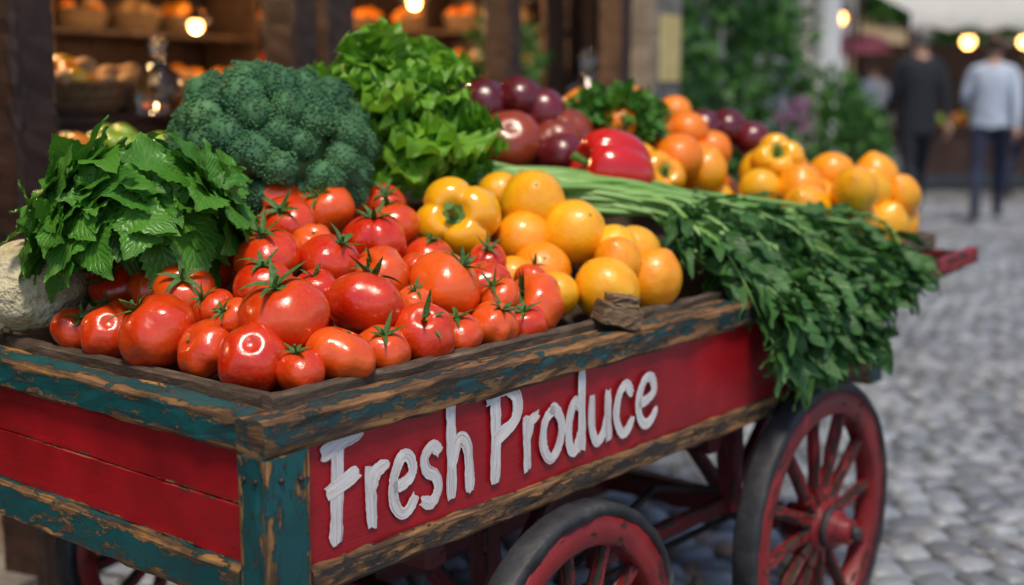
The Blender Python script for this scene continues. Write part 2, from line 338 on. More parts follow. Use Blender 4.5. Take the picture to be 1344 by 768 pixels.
# lettering
M_let,nt,b,o=base_mat('white_brush_paint'); uvn=noise(nt,coords(nt,'UV',(2,15,1)),1.6,6,.65,.15)
msk=ramp(nt,uvn,[(.38,0.0),(.45,1.0)]); col=mixc(nt,msk,(.42,.08,.09),(.88,.86,.84)); nt.links.new(col,b.inputs['Base Color']); b.inputs['Roughness'].default_value=.55; bump(nt,b,uvn,1,.003)
GL={'F':[[(.38,.97),(.36,.5),(.3,-.04)],[(.0,.87),(.5,.95),(1.02,1.03)],[(.12,.47),(.5,.53),(.86,.6)]],
'r':[[(.2,.56),(.25,.3),(.28,-.02)],[(.27,.32),(.5,.5),(.95,.55)]],
'e':[[(.18,.28),(.6,.31),(.85,.4),(.72,.55),(.4,.56),(.13,.36),(.14,.14),(.4,.0),(.7,.02),(.95,.13)]],
's':[[(.88,.5),(.55,.58),(.2,.49),(.28,.35),(.68,.26),(.8,.12),(.5,.0),(.08,.05)]],
'h':[[(.15,1.0),(.17,.5),(.16,-.02)],[(.17,.3),(.45,.55),(.75,.48),(.85,.2),(.86,-.02)]],
'P':[[(.28,.98),(.3,.5),(.27,-.04)],[(.02,.93),(.5,1.02),(.92,.88),(.88,.62),(.33,.46)]],
'o':[[(.55,.56),(.2,.45),(.1,.2),(.4,.0),(.8,.12),(.9,.38),(.6,.56),(.45,.55)]],
'd':[[(.72,.48),(.4,.56),(.12,.32),(.2,.05),(.5,.0),(.78,.22)],[(.8,1.0),(.8,.5),(.84,-.02)]],
'u':[[(.12,.56),(.12,.2),(.35,.0),(.65,.08),(.82,.3)],[(.84,.56),(.84,.3),(.9,-.02)]],
'c':[[(.88,.44),(.6,.57),(.25,.48),(.1,.22),(.35,.01),(.65,.0),(.93,.12)]]}
def lettering(m):
    ext=[('F',.110,.188,.026),('r',.194,.240,.0225),('e',.246,.305,.0205),('s',.313,.364,.0205),('h',.375,.438,.023),
         ('P',.470,.557,.026),('r',.568,.610,.021),('o',.616,.682,.0205),('d',.690,.747,.0215),('u',.758,.828,.0205),('c',.837,.902,.0205),('e',.910,.982,.0205)]
    k=0
    for ch,a0,a1,sw in ext:
        for st in GL[ch]:
            k+=1; P=catmull(st,9); n=len(P)
            P=np.stack([a0+(a1-a0)*P[:,0],.543+.012*(a0-.1)+.150*P[:,1]*(1.06 if ch.islower() else 1)],-1)
            T=np.gradient(P,axis=0);T/=np.linalg.norm(T,axis=1)[:,None]; Nn=np.stack([-T[:,1],T[:,0]],-1)
            ln=np.concatenate([[0],np.cumsum(np.linalg.norm(np.diff(P,axis=0),axis=1))])
            e=np.minimum(ln,ln[-1]-ln); w=sw/2*(.80+.20*np.clip(e/.008,0,1))*(1+.06*np.sin(ln*90+k))
            ws=np.linspace(-1,1,5); jj=rng.normal(0,.045,(n,5))
            Q=P[:,None]+((ws[None]+jj*np.array([1,0,0,0,1]))*w[:,None])[...,None]*Nn[:,None]
            Q[0]-=T[0]*rng.uniform(0,.006,(5,1)); Q[-1]+=T[-1]*rng.uniform(0,.008,(5,1))
            V=np.stack([Q[...,0],np.full((n,5),.0095-k*.00022),Q[...,1]],-1).reshape(-1,3)
            i,j=np.meshgrid(np.arange(n-1),np.arange(4),indexing='ij');a=i*5+j
            F=np.stack([a,a+1,a+6,a+5],-1).reshape(-1,4)
            UV=np.stack([np.broadcast_to(ln[:,None]*2.2+k*3.3,(n,5)),np.broadcast_to(ws[None]*.5+.5+k*1.7,(n,5))],-1).reshape(-1,2)
            m.add(V,F,0,UV,False)
part('painted_lettering',[M_let],lettering)
def bed(a,b):
    return .672+max(0,min(.35*min(a,b),1.1*(2.44-a)+.08,.26, .8*(1.2-b)+.03))
def bedm(m):
    A=np.linspace(.09,2.43,60);B=np.linspace(.09,W-.09,30)
    V=[(a,b_,bed(a,b_)-.004 if a<2.03 else max(.765,bed(a,b_)-.004)) for a in A for b_ in B]
    i,j=np.meshgrid(np.arange(59),np.arange(29),indexing='ij');q=i*30+j
    m.add(V,np.stack([q,q+30,q+31,q+1],-1).reshape(-1,4),0)
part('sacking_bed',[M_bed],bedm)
# ------------------------------------------------------------------ produce meshes
def tomato_mesh(i):
    V,F=ico(4); V=V.copy(); th=np.arctan2(V[:,1],V[:,0]); rho=np.hypot(V[:,0],V[:,1])
    n=random.choice([4,5,6,7]); am=U(.012,.06); ph=U(0,6)
    rr=1+am*np.cos(n*th+ph)*rho+.03*np.cos(2*th+ph*2)+.022*np.cos(3*th-ph)*rho
    z=V[:,2]*U(.76,.96)*(1+.05*V[:,0])-.17*np.exp(-(rho/.26)**2)*(V[:,2]>0)+.05*np.exp(-(rho/.2)**2)*(V[:,2]<0)
    P=np.stack([V[:,0]*rr,V[:,1]*rr,z],-1)
    m=MB(); m.add(P,F,0)
    zt=.72
    if i%6!=5:
        k=random.choice([5,6,7]); 
        for q in range(k):
            a=2*math.pi*q/k+U(-.25,.25); d=np.array((math.cos(a),math.sin(a),U(.2,1.1)))
            leaf(m,np.array((0,0,zt)),d,(0,0,1),U(.6,1.05),.095,nl=8,nw=2,curl=U(-.5,1.5),fold=.35,pw=.5,mi=1)
        tube(m,catmull([(0,0,zt-.05),(.02,.0,zt+.12),(U(-.12,.12),U(-.12,.12),zt+U(.25,.5))],4),[.07]*4+[.05]*5,7,1)
    else:
        m.add(V*np.array([.07,.07,.03])+np.array([0,0,zt-.04]),F,1)
    return m.mesh('tomato',[M_tom,M_cal])
TOM=[tomato_mesh(i) for i in range(16)]
def orange_mesh(matl,el=1.0,nub=.05):
    V,F=ico(4);V=V.copy();rho=np.hypot(V[:,0],V[:,1]);th=np.arctan2(V[:,1],V[:,0])
    rr=1+.025*np.cos(2*th+U(0,6))+.015*np.cos(5*th+U(0,6))*rho
    z=V[:,2]*el+nub*np.exp(-(rho/.25)**2)*np.sign(V[:,2])-.05*np.exp(-(rho/.09)**2)*(V[:,2]>0)
    m=MB();m.add(np.stack([V[:,0]*rr,V[:,1]*rr,z],-1),F,0)
    v,f=ico(2); m.add(v*np.array([.05,.05,.03])+np.array([0,0,el+nub-.045]),f,1)
    return m.mesh('citrus',[matl,M_cal])
YEL=[orange_mesh(M_yel,e,n) for e,n in((1.0,.03),(1.05,.06),(1.22,.14),(1.0,0),(1.15,.1))]
ORG=[orange_mesh(M_org,U(.93,1.0),0) for _ in range(4)]
PLM=[orange_mesh(M_plum,U(.95,1.1),-.06) for _ in range(2)]
HEI=[orange_mesh(M_hei,.85,-.08) for _ in range(2)]
def pepper_mesh(matl,lob=4,el=1.1):
    V,F=ico(5);V=V.copy();th=np.arctan2(V[:,1],V[:,0]);rho=np.hypot(V[:,0],V[:,1])
    c=np.abs(np.cos(lob*th/2))**.6
    rr=(.80+.24*c)*(1+.03*np.cos(th+1))
    prof=np.where(V[:,2]>0,1,1-.22*(np.abs(V[:,2]))**1.5)
    z=np.sign(V[:,2])*np.abs(V[:,2])**.8*el*(.9+.1*c)-.42*np.exp(-(rho/.33)**2)*(V[:,2]>0)+.2*np.exp(-(rho/.25)**2)*(V[:,2]<0)
    m=MB();m.add(np.stack([V[:,0]*rr*prof,V[:,1]*rr*prof,z],-1),F,0)
    zt=.60*el
    for q in range(6):
        a=q*1.047; leaf(m,np.array((0,0,zt)),(math.cos(a),math.sin(a),.35),(0,0,1),.3,.15,nl=4,nw=2,curl=-.2,fold=0,mi=1)
    tube(m,catmull([(0,0,zt-.05),(.02,0,zt+.2),(.12,.05,zt+.5)],5),[.15]*3+[.09]*5+[.11]*3,10,1)
    return m.mesh('pepper',[matl,M_stem])
def put(name,me,a,b,z,r,axis=None,roll=None):
    if axis is None: axis=Vector((random.gauss(0,.4),random.gauss(-.5,.4),.85))
    q=Vector(axis).normalized().to_track_quat('Z','X')
    mw=Matrix.Translation(Lw(a,b,z))@q.to_matrix().to_4x4()@Matrix.Rotation(U(0,6.28) if roll is None else roll,4,'Z')@Matrix.Scale(r,4)
    return mkobj(name,me,None,mw)
placed=[]
def fill(region,rfun,meshes,name,stack=.07,tries=2500,cond=lambda a,b:True,vs=.82,flat=.86,zmin=None):
    a0,a1,b0,b1=region; n=0
    for _ in range(tries):
        r=rfun(); best=None
        for _k in range(6):
            a,b=U(a0,a1),U(b0,b1)
            if not cond(a,b): continue
            base=bed(a,b)
            if zmin: base=max(base,zmin(a,b))
            z=base+r*vs
            for (pa,pb,pz,pr) in placed:
                d2=(pa-a)**2+(pb-b)**2; R=(r+pr)*.90
                if d2<R*R: z=max(z,pz+math.sqrt(R*R-d2)*flat)
            ex=z-base-r*vs
            if ex<stack and (best is None or ex<best[0]): best=(ex,a,b,z)
        if best:
            _,a,b,z=best; placed.append((a,b,z,r)); put(name,random.choice(meshes),a,b,z,r); n+=1
    return n
YP=[pepper_mesh(M_ypep,4,.95),pepper_mesh(M_ypep,3,1.0)]; RP=[pepper_mesh(M_rpep,3,1.15)]
def hero(name,me,a,b,z,r,axis=None,roll=None):
    placed.append((a,b,z,r)); put(name,me,a,b,z,r,axis,roll)
for (a,b,z,r) in [(.205,.20,.846,.070),(.112,.40,.808,.064),(.379,.194,.84,.065),(.592,.209,.843,.066),(.76,.14,.795,.062),(.128,.182,.79,.055),(.242,.108,.788,.055),
  (.438,.118,.79,.056),(.122,.294,.792,.049),(.61,.11,.782,.045),(.361,.42,.90,.062),(.441,.345,.892,.058),(.598,.395,.91,.060),(.33,.55,.892,.064),(.5,.53,.945,.058),
  (.222,.67,.845,.054),(.108,.541,.79,.046),(.105,.63,.785,.042),(.215,.467,.855,.054),(.28,.335,.868,.052),(.715,.225,.835,.054),(.34,.115,.778,.045),(.525,.115,.778,.044),(.69,.105,.775,.042),(.165,.115,.775,.04),(.62,.55,.96,.056),(.69,.34,.875,.048),(.5,.28,.87,.052),(.41,.62,.95,.05),(.72,.60,.97,.05),(.79,.56,.96,.045)]:
    hero('tomato',random.choice(TOM),a,b,z,r)
hero('yellow_bell_pepper',YP[0],.835,.40,.930,.088,(-.05,-.9,.34),.4)
for (a,b,z,r) in [(1.03,.36,.95,.074),(1.05,.265,.898,.069),(.92,.25,.828,.064),(.97,.12,.80,.066),(1.115,.11,.805,.060),(1.05,.15,.845,.05),(.965,.33,.885,.062),(1.10,.2,.86,.055),(1.04,.46,.97,.05),(1.17,.19,.85,.055),(1.12,.33,.90,.06),(.87,.17,.80,.045),(.84,.26,.825,.045)]:
    hero('lemon',random.choice(YEL),a,b,z,r)
fill((.115,.86,.115,.74),lambda:U(.034,.057),TOM,'tomato',.075,1600,lambda a,b: a+b*.3<.95 and b<.35+a*.9+.15)
hero('green_tomato',orange_mesh(M_tomg,.9,-.05),.75,.6,1.02,.03)
hero('red_bell_pepper',RP[0],1.44,.44,1.0,.096,(-.75,-.35,.25),.3)
hero('yellow_bell_pepper',YP[1],1.66,.46,.97,.068,(.3,-.8,.4),.4)
hero('yellow_bell_pepper',YP[0],2.1,.36,1.0,.072,(-.1,-.8,.5),.2)
for (a,b,z,r) in [(1.46,.87,1.15,.07),(1.52,.80,1.17,.062),(1.57,.76,1.13,.066),(2.28,.62,1.08,.06),(2.2,.66,1.08,.055),(2.3,.55,1.05,.055),(1.47,.62,1.03,.062)]:
    hero('plum',random.choice(PLM),a,b,z,r)
for (a,b,z,r) in [(1.41,.74,1.06,.088),(1.52,.68,1.05,.075),(1.60,.70,1.08,.07),(1.58,.60,1.0,.07)]:
    hero('heirloom_tomato',random.choice(HEI),a,b,z,r)
for (a,b,z,r) in [(2.2,.09,.825,.066),(2.31,.10,.825,.064),(2.39,.13,.825,.06),(2.27,.2,.86,.066),(2.09,.12,.85,.066),(2.36,.25,.86,.06),(1.98,.2,.88,.066),(2.05,.26,.92,.07)]:
    hero('lemon',random.choice(YEL),a,b,z,r)
tz=lambda a,b:.765 if a>2.02 else 0
fill((1.75,2.38,.46,1.0),lambda:U(.052,.068),ORG,'orange',.16,280,lambda a,b:b>.5+(a-1.9)*.3,zmin=tz)
fill((1.62,2.38,.07,.66),lambda:U(.050,.068),YEL,'lemon',.13,280,lambda a,b:a>1.95 or b>.4,zmin=tz)
# celeriac
m=MB();V,F=ico(4);V=V.copy(); nn=sum(np.sin(V@rng.normal(0,4,3)+U(0,6)) for _ in range(8))*.02
m.add(V*(1+nn)[:,None]*np.array([1,1,.85]),F,0)
for k in range(9):
    a=U(0,6.28);p=np.array((math.cos(a)*.6,math.sin(a)*.6,-.6)); tube(m,catmull([p*.9,p*1.25,p*1.5+rng.normal(0,.12,3)],4),np.linspace(.09,.02,9),6,0)
hero('celeriac',m.mesh('celeriac',[M_cel]),.125,.80,.84,.10,(0,.1,1))
# wood block on the rim
m=MB(); beam(m,(0,0,0),(.080,0,0),.056,.040,n=7,jit=.0015,ch=.004); beam(m,(.012,-.004,.026),(.066,-.003,.034),.044,.02,n=5,jit=.0015,ch=.003)
m.obj('wood_block',[painted('rough_wood',(.28,.17,.09),[(.25,(.06,.035,.02)),(.45,(.2,.12,.06)),(.6,(.42,.27,.14)),(.78,(.16,.09,.05))],.4,.6,.8,.2,grainb=2)],None,Matrix.Translation(Lw(.845,.05,.785))@Matrix.Rotation(ANG-.55,4,'Z')@Matrix.Rotation(.30,4,'Y'))
# broccoli
m=MB();rx,rz=.190,.155; V2,F2=ico(3);V1,F1=ico(1)
m.add(V2*np.array([rx*.84,rx*.84,rz*.8]),F2,1)
tube(m,[(0,0,-.2),(0,0,-.05)],[.05,.07],12,1)
nf=66;ga=math.pi*(3-math.sqrt(5))
for i in range(nf):
    z=1-(i+.5)/nf*1.4; r=math.sqrt(max(0,1-z*z)); th=ga*i
    d=nrm(np.array((math.cos(th)*r,math.sin(th)*r,z))+rng.normal(0,.055,3))
    p=d*np.array([rx,rx,rz])*U(.88,1.03); fr=U(.032,.047)
    nr=nrm(d/np.array([rx,rx,rz]))
    m.add(p+V2*fr*.95,F2,0); tube(m,[p*.6,p],[.012,.02],6,1,False)
    nb=380
    k=np.arange(nb);zz=1-(k+.5)/nb*1.35;rr=np.sqrt(1-zz**2);tt=ga*k
    s=nrm(np.cross(nr,[.3,.2,.9]));t_=np.cross(nr,s)
    dd=(rr*np.cos(tt))[:,None]*s+(rr*np.sin(tt))[:,None]*t_+zz[:,None]*nr
    dd=dd+rng.normal(0,.04,dd.shape); dd/=np.linalg.norm(dd,axis=1)[:,None]
    lump=1+.10*np.sin(dd@rng.normal(0,5,3)+U(0,6))+.07*np.sin(dd@rng.normal(0,8,3)+U(0,6))
    bp=p+dd*fr*(lump*(1+rng.normal(0,.015,nb)))[:,None]; br=fr*.066*rng.uniform(.7,1.35,nb)
    VV=(bp[:,None]+V1[None]*br[:,None,None]).reshape(-1,3); FF=(F1[None]+np.arange(nb)[:,None,None]*len(V1)).reshape(-1,3)
    m.add(VV,FF,0)
m.obj('broccoli',[M_broc,M_brocs],None,Matrix.Translation(Lw(.65,.75,1.065))@Matrix.Rotation(.15,4,'X')@Matrix.Rotation(.12,4,'Y'))
def rdir(zmin=-.1):
    while True:
        d=rng.normal(0,1,3); d/=np.linalg.norm(d)
        if d[2]>zmin: return d
# basil
m=MB()
for k in range(36):
    d=rdir(-.25); ax=nrm(d+np.array((0,0,.35)))
    c=d*np.array([.16,.13,.10])*U(.5,1.08)+np.array((0,0,.02))
    tube(m,catmull([(0,0,-.1),c*.5+np.array((0,0,-.02)),c],5),np.linspace(.005,.003,11),6,1)
    s=nrm(np.cross(ax,rng.normal(0,1,3)));t_=np.cross(ax,s); ph=U(0,6)
    for q in range(7):
        a=ph+q*math.pi/2+(q//4)*.75+U(-.2,.2); big=q<4
        o_=s*math.cos(a)+t_*math.sin(a); dd=nrm(o_*(1 if big else .7)+ax*(U(.1,.5) if big else U(.7,1.3)))
        leaf(m,c,dd,ax,(U(.12,.18) if big else U(.06,.10)),(U(.038,.052) if big else U(.020,.028)),nl=36,nw=6,curl=U(.3,1.2),fold=U(.0,.28),serr=.24,nt=12,ruf=.0035,rf=22,pw=.72,sp=.85)
m.obj('basil',[M_basil,M_stem],None,Matrix.Translation(Lw(.235,.61,.945)))
# lettuce
m=MB()
for k in range(170):
    d=rdir(-.35); c=d*np.array([.10,.10,.10])*U(.2,1.1); dd=nrm(d+rng.normal(0,.3,3)+np.array((0,0,.2)))
    leaf(m,c,dd,nrm(np.array((0,0,1))-dd*.5+rng.normal(0,.35,3)),U(.10,.15),U(.05,.08),nl=32,nw=12,curl=U(-.5,1.6),fold=U(-.1,.5),serr=.28,nt=8,ruf=U(.013,.024),rf=U(28,46),pw=1.4,rp=2.2)
m.obj('lettuce',[M_lett],None,Matrix.Translation(Lw(.985,.73,1.075))@Matrix.Scale(1.16,4))
# parsley
m=MB()
for k in range(420):
    d=rdir(-.3); c=d*np.array([.13,.10,.085])*U(.5,1.0); dd=nrm(d+rng.normal(0,.5,3))
    leaf(m,c,dd,rng.normal(0,1,3)+np.array((0,0,1)),U(.04,.06),U(.016,.024),nl=9,nw=4,curl=U(0,1),fold=.3,serr=.5,nt=4,ruf=.005,rf=20)
m.obj('parsley_bunch',[M_pars],None,Matrix.Translation(Lw(1.8,.69,1.10)))
# spring greens : stalks + draped leaves
m=MB()
for k in range(78):
    u=min(1,max(0,(k+.5)/78+U(-.06,.06))); v=U(0,1)
    aE=1.30+.68*u+U(-.04,.04)
    st=np.array((1.12+U(-.07,.07)+.06*u,.74-.26*v,1.0-.03*v+U(-.03,.03)))
    m1=np.array((1.25+.12*u+U(-.04,.04),.52-.17*v+U(-.02,.02),.975-.03*v+U(-.02,.04)))
    md=np.array((1.36+.20*u+U(-.03,.03),.31-.10*v+.04*u+U(-.02,.02),.935-.03*v+U(-.02,.035)))
    ov=np.array((aE,.10+U(-.05,.10)*(1+u*.6),.835+U(-.02,.05)))
    hang=U(.1,1)*(1 if u<.72 else .35)
    en=np.array((aE+.03+U(-.03,.06),-.045-U(0,.03),.80-.20*hang))
    P=catmull([st,m1,md,ov,en],7); n=len(P)
    tube(m,P,np.concatenate([np.linspace(.012,.0075,n//2),np.linspace(.0075,.002,n-n//2)])*U(.6,1.15),8,1)
    i0=int(n*U(.54,.70))
    for i in range(i0,n):
        T=nrm(P[min(i+1,n-1)]-P[i-1])
        for _ in range(1 if i<n-1 else 4):
            sd=nrm(np.cross(T,rng.normal(0,1,3))); dd=nrm(T*U(.5,1.2)+sd*U(.3,.9)+np.array((0,-.1,-.15)))
            leaf(m,P[i].copy(),dd,np.array((0,-.55,.8))+rng.normal(0,.45,3),U(.06,.12),U(.012,.024),nl=10,nw=4,curl=U(.1,1.4),fold=U(.1,.6),ruf=.005,rf=14,pw=.75)
m.obj('spring_greens_bunch',[M_spin,M_stalk],None,CM)
# ------------------------------------------------------------------ ground
def cobble_sheet():
    m,nt,b,o=base_mat('cobble_ground'); v=coords(nt)
    vo=nt.nodes.new('ShaderNodeTexVoronoi'); vo.feature='DISTANCE_TO_EDGE'; vo.inputs['Scale'].default_value=7.5; vo.inputs['Randomness'].default_value=.6; nt.links.new(v,vo.inputs['Vector'])
    vc=nt.nodes.new('ShaderNodeTexVoronoi'); vc.inputs['Scale'].default_value=7.5; vc.inputs['Randomness'].default_value=.6; nt.links.new(v,vc.inputs['Vector'])
    sp=nt.nodes.new('ShaderNodeSeparateColor'); nt.links.new(vc.outputs['Color'],sp.inputs[0])
    st=ramp(nt,sp.outputs[0],[(0,(.16,.18,.21)),(1,(.36,.39,.43))]); n=noise(nt,v,40,4); st=mixc(nt,mth(nt,'MULTIPLY',n,.4),st,(.08,.085,.1))
    ms=ramp(nt,vo.outputs['Distance'],[(.03,0.0),(.11,1.0)]); nt.links.new(mixc(nt,ms,(.05,.05,.05),st),b.inputs['Base Color'])
    b.inputs['Roughness'].default_value=.45; bump(nt,b,ms,.8,.02); return m
m=MB(); m.add([(-300,-300,-.012),(300,-300,-.012),(300,600,-.012),(-300,600,-.012)],np.array([[0,1,2,3]]),0)
m.obj('street_ground',[cobble_sheet()])
MS,nt,b,o=base_mat('cobble_stone'); g=nt.nodes.new('ShaderNodeNewGeometry'); v=coords(nt)
c=ramp(nt,g.outputs['Random Per Island'],[(0,(.13,.145,.175)),(.5,(.24,.27,.31)),(1,(.39,.425,.47))]); c=mixc(nt,ramp(nt,noise(nt,v,45,5,.7),[(.35,0.0),(.8,.55)]),c,(.10,.10,.11))
c=mixc(nt,ramp(nt,noise(nt,v,1.2,3),[(.4,0.0),(.7,.35)]),c,(.18,.17,.16))
nt.links.new(c,b.inputs['Base Color']); nt.links.new(ramp(nt,noise(nt,v,8,3),[(.3,.26),(.7,.5)]),b.inputs['Roughness']); bump(nt,b,noise(nt,v,60,4),.5,.006)
m=MB(); e1=np.array((math.cos(.25),math.sin(.25)));e2=np.array((-e1[1],e1[0]))
co=np.array([(-1,-.62),(-.7,-1),(.7,-1),(1,-.62),(1,.62),(.7,1),(-.7,1),(-1,.62)])
Fq=np.array([[i,(i+1)%8,8+(i+1)%8,8+i] for i in range(8)]+[[8+i,8+(i+1)%8,16+(i+1)%8,16+i] for i in range(8)]);Ft=np.array([[16+i,16+(i+1)%8,24] for i in range(8)])
ALL=[];cnt=0;row=-6.0
while row<18:
    x=-8+U(0,.1)
    while x<12:
        wl=U(.10,.165); c_=e1*(x+wl/2)+e2*(row+.06+.025*math.sin(x*1.7)); x+=wl
        X,Y=c_
        if Y<1.2 or Y>15.5 or X<-.42*Y-.6 or X>.46*Y+1.4: continue
        if -(X+1.25)*.911+(Y-3.4)*.413>-.05: continue
        hw,hh=wl/2-.005,.054
        P=co*np.array([hw,hh])+rng.normal(0,.006,(8,2)); h=U(-.006,.008); tl=rng.normal(0,.05,2)
        r0=np.column_stack([P,np.full(8,-.03)]); r1=np.column_stack([P*.95,np.full(8,-.008+h)]); r2=np.column_stack([P*.74,np.full(8,.004+h)]); ce=np.array([[0,0,.008+h]])
        Q=np.vstack([r0,r1,r2,ce]); Q[:,2]+=(Q[:,0]*tl[0]+Q[:,1]*tl[1])
        XY=Q[:,:1]*e1+Q[:,1:2]*e2+c_; ALL.append(np.column_stack([XY,Q[:,2]])); cnt+=1
    row+=.12
A=np.concatenate(ALL); off=np.arange(cnt)[:,None,None]*25
m.add(A,(Fq[None]+off).reshape(-1,4),0)
m.l.append((Ft[None]+off).reshape(-1)); m.t.append(np.full(cnt*8,3)); m.m.append(np.zeros(cnt*8,int)); m.s.append(np.ones(cnt*8,bool))
m.obj('cobblestone_paving',[MS])
# ------------------------------------------------------------------ shop
M_plA=nmat('plaster_warm',[(.3,(.25,.2,.15)),(.7,(.36,.3,.23))],3,rough=.85,bmp=.3)
M_plB=nmat('plaster_grey',[(.3,(.28,.28,.27)),(.7,(.42,.42,.40))],3,rough=.85,bmp=.3)
M_stone=nmat('stone_block',[(.3,(.12,.11,.10)),(.7,(.26,.24,.21))],9,rough=.8,bmp=.6)
M_white=nmat('white_paint',[(.3,(.62,.63,.64)),(.7,(.78,.79,.8))],5,rough=.5,bmp=.1)
M_glassd=nmat('window_glass',[(.4,(.02,.025,.03)),(.6,(.05,.06,.07))],2,rough=.08,bmp=0)
M_tile=nmat('roof_tile',[(.3,(.12,.05,.035)),(.7,(.25,.11,.07))],12,stretch=(1,6,1),rough=.8,bmp=.6)
shop=empty('produce_shop',FM)
def sp_(name,mats,fn,par=shop):
    mb=MB();fn(mb);o=mkobj(name,mb.mesh(name,mats));o.parent=par;return o
def shposts(m):
    for x,w in((0.0,.15),(1.27,.13),(1.50,.17),(3.03,.12),(4.57,.16),(-1.6,.15),(-3.2,.15)): beam(m,(x,.05,0),(x,.05,2.75),.15,w,up=(1,0,0),ch=.012,jit=.002)
    beam(m,(-3.3,.05,2.85),(4.7,.05,2.85),.18,.2)
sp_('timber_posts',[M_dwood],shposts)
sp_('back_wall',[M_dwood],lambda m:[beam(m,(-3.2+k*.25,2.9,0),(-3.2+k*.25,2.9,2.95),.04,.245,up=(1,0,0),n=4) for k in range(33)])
sp_('side_wall',[M_dwood],lambda m:(box(m,-3.5,-3.31,0,2.95,0,2.95),[beam(m,(4.97,.42+k*.2,0),(4.97,.42+k*.2,2.95),.195,.04,up=(1,0,0),n=4) for k in range(13)]))
sp_('ceiling',[M_dwood],lambda m:box(m,-3.3,4.94,.0,2.9,2.955,3.05))
sp_('shop_floor',[M_stone],lambda m:box(m,-3.3,4.94,0.0,2.87,.0,.06))
def upper(m):
    box(m,-3.5,5.6,-.02,.2,3.06,7.5); box(m,-3.5,5.6,2.96,3.16,0,7.5); box(m,-3.5,-3.3,.21,2.95,3.06,7.5)
sp_('upper_wall',[M_plA],upper)
def win(m):
    for x in(-2.2,-.2,1.8,3.8):
        for z in(3.7,5.7):
            box(m,x-.45,x+.45,-.026,-.022,z,z+1.3,1)
            for dx in(-.48,0,.48): box(m,x+dx-.04,x+dx+.04,-.07,-.021,z-.05,z+1.35,0)
            for dz in(-.05,.62,1.3): box(m,x-.436,x-.044,-.06,-.028,z+dz,z+dz+.06,0); box(m,x+.044,x+.436,-.06,-.028,z+dz,z+dz+.06,0)
sp_('windows',[M_white,M_glassd],win)
sp_('roof',[M_tile],lambda m:beam(m,(-3.8,1.4,7.9),(5.8,1.4,7.9),4.2,.3,jit=.01))
def pil(m):
    for k in range(9): beam(m,(5.22,.10,.0+k*.34),(5.22,.10,.335+k*.34),.34,.5,up=(1,0,0),ch=.01,jit=.003,n=3)
sp_('stone_pillar',[M_stone],pil)
def tiers(m):
    beam(m,(.12,.22,1.10),(4.45,.22,1.10),.42,.03); beam(m,(.12,.62,1.26),(4.45,.62,1.26),.4,.03)
    beam(m,(.12,.02,.9),(4.45,.02,.9),.02,.42,mi=0); beam(m,(.12,.42,1.18),(4.45,.42,1.18),.02,.12)
    for x in(.15,1.4,2.9,4.4): beam(m,(x,.6,.06),(x,.6,1.24),.06,.06,up=(1,0,0))
    beam(m,(-3,.3,1.1),(-.15,.3,1.1),.5,.03)
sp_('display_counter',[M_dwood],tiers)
M_shelf=painted('shelf_wood',(.10,.045,.02),DARKW,.5,.3,.6,.2)
SZ=(.9,1.3,1.66,2.02)
def shelves(m):
    for z in SZ: beam(m,(-3.1,2.6,z),(4.4,2.6,z),.45,.03,jit=.001)
    for x in(-3.1,-1,1,2.6,4.4): beam(m,(x,2.6,.06),(x,2.6,2.5),.4,.04,up=(1,0,0))
    for z in (1.12,1.42,1.70,1.98): beam(m,(4.72,.5,z),(4.72,2.8,z),.34,.03,jit=.001)
    for y in(.5,1.3,2.1,2.8): beam(m,(4.72,y,.06),(4.72,y,2.5),.035,.3,up=(1,0,0))
sp_('shelves',[M_shelf],shelves)
M_wick=nmat('wicker',[(.35,(.10,.05,.02)),(.6,(.34,.2,.09))],30,coord='UV',stretch=(2,6,1),rough=.7,bmp=1,bs=60,bd=.01)
M_bread=nmat('bread_crust',[(.3,(.28,.12,.035)),(.7,(.55,.32,.12))],15,rough=.7,bmp=.4)
M_clay=nmat('clay',[(.3,(.2,.08,.04)),(.7,(.32,.14,.07))],8,rough=.7)
FR={'o':M_org,'y':M_yel,'g':M_apg,'t':M_tom,'b':M_bread,'p':M_plum}
def basket(name,x,y,z,R,h,kinds,r=.035,M=FM):
    m=MB(); lathe(m,[(0,0),(R*.8,0),(R*.86,h*.3),(R*.97,h*.8),(R*1.02,h),(R*1.04,h*1.03),(R*.99,h*1.05),(R*.95,h*.95),(R*.8,h*.2),(0,.02)],28,None,0,jit=.002)
    for q in range(3): lathe(m,[(R*(.86+.06*q)+.004,h*(.25+.3*q)),(R*(.87+.06*q)+.008,h*(.3+.3*q)),(R*(.88+.06*q)+.003,h*(.36+.3*q))],28,None,0,jit=.002)
    V,F=ico(2)
    n=int(2.6*(R/r)**2*.6)
    for i in range(n):
        a=U(0,6.28);q=math.sqrt(U(0,1))*(R-r*.8); k=random.randrange(len(kinds))
        m.add(V*r*U(.85,1.15)*np.array([1,1,.9])+np.array((math.cos(a)*q,math.sin(a)*q,h*.75+(1-(q/R)**2)*R*.5*U(.3,1))),F,1+k)
    m.obj(name,[M_wick]+[FR[k] for k in kinds],None,M@Matrix.Translation((x,y,z)))
basket('fruit_basket',.78,.60,1.28,.19,.10,'oyb',.04)
basket('fruit_basket',.48,.62,1.28,.13,.11,'o',.045)
basket('fruit_basket',.62,.22,1.118,.15,.06,'g',.033)
basket('fruit_basket',.92,.2,1.118,.16,.05,'ob',.035)
basket('fruit_basket',.28,.2,1.118,.13,.06,'go',.035)
basket('bread_basket',1.08,.62,1.28,.12,.1,'b',.05)
for x in np.arange(1.75,4.4,.36):
    basket('fruit_basket',x,.62,1.28,.15,.1,random.choice(['o','ob','y','t','oy','b']),.04)
    basket('fruit_basket',x+.1,.22,1.118,.15,.08,random.choice(['o','g','y','t','p']),.04)
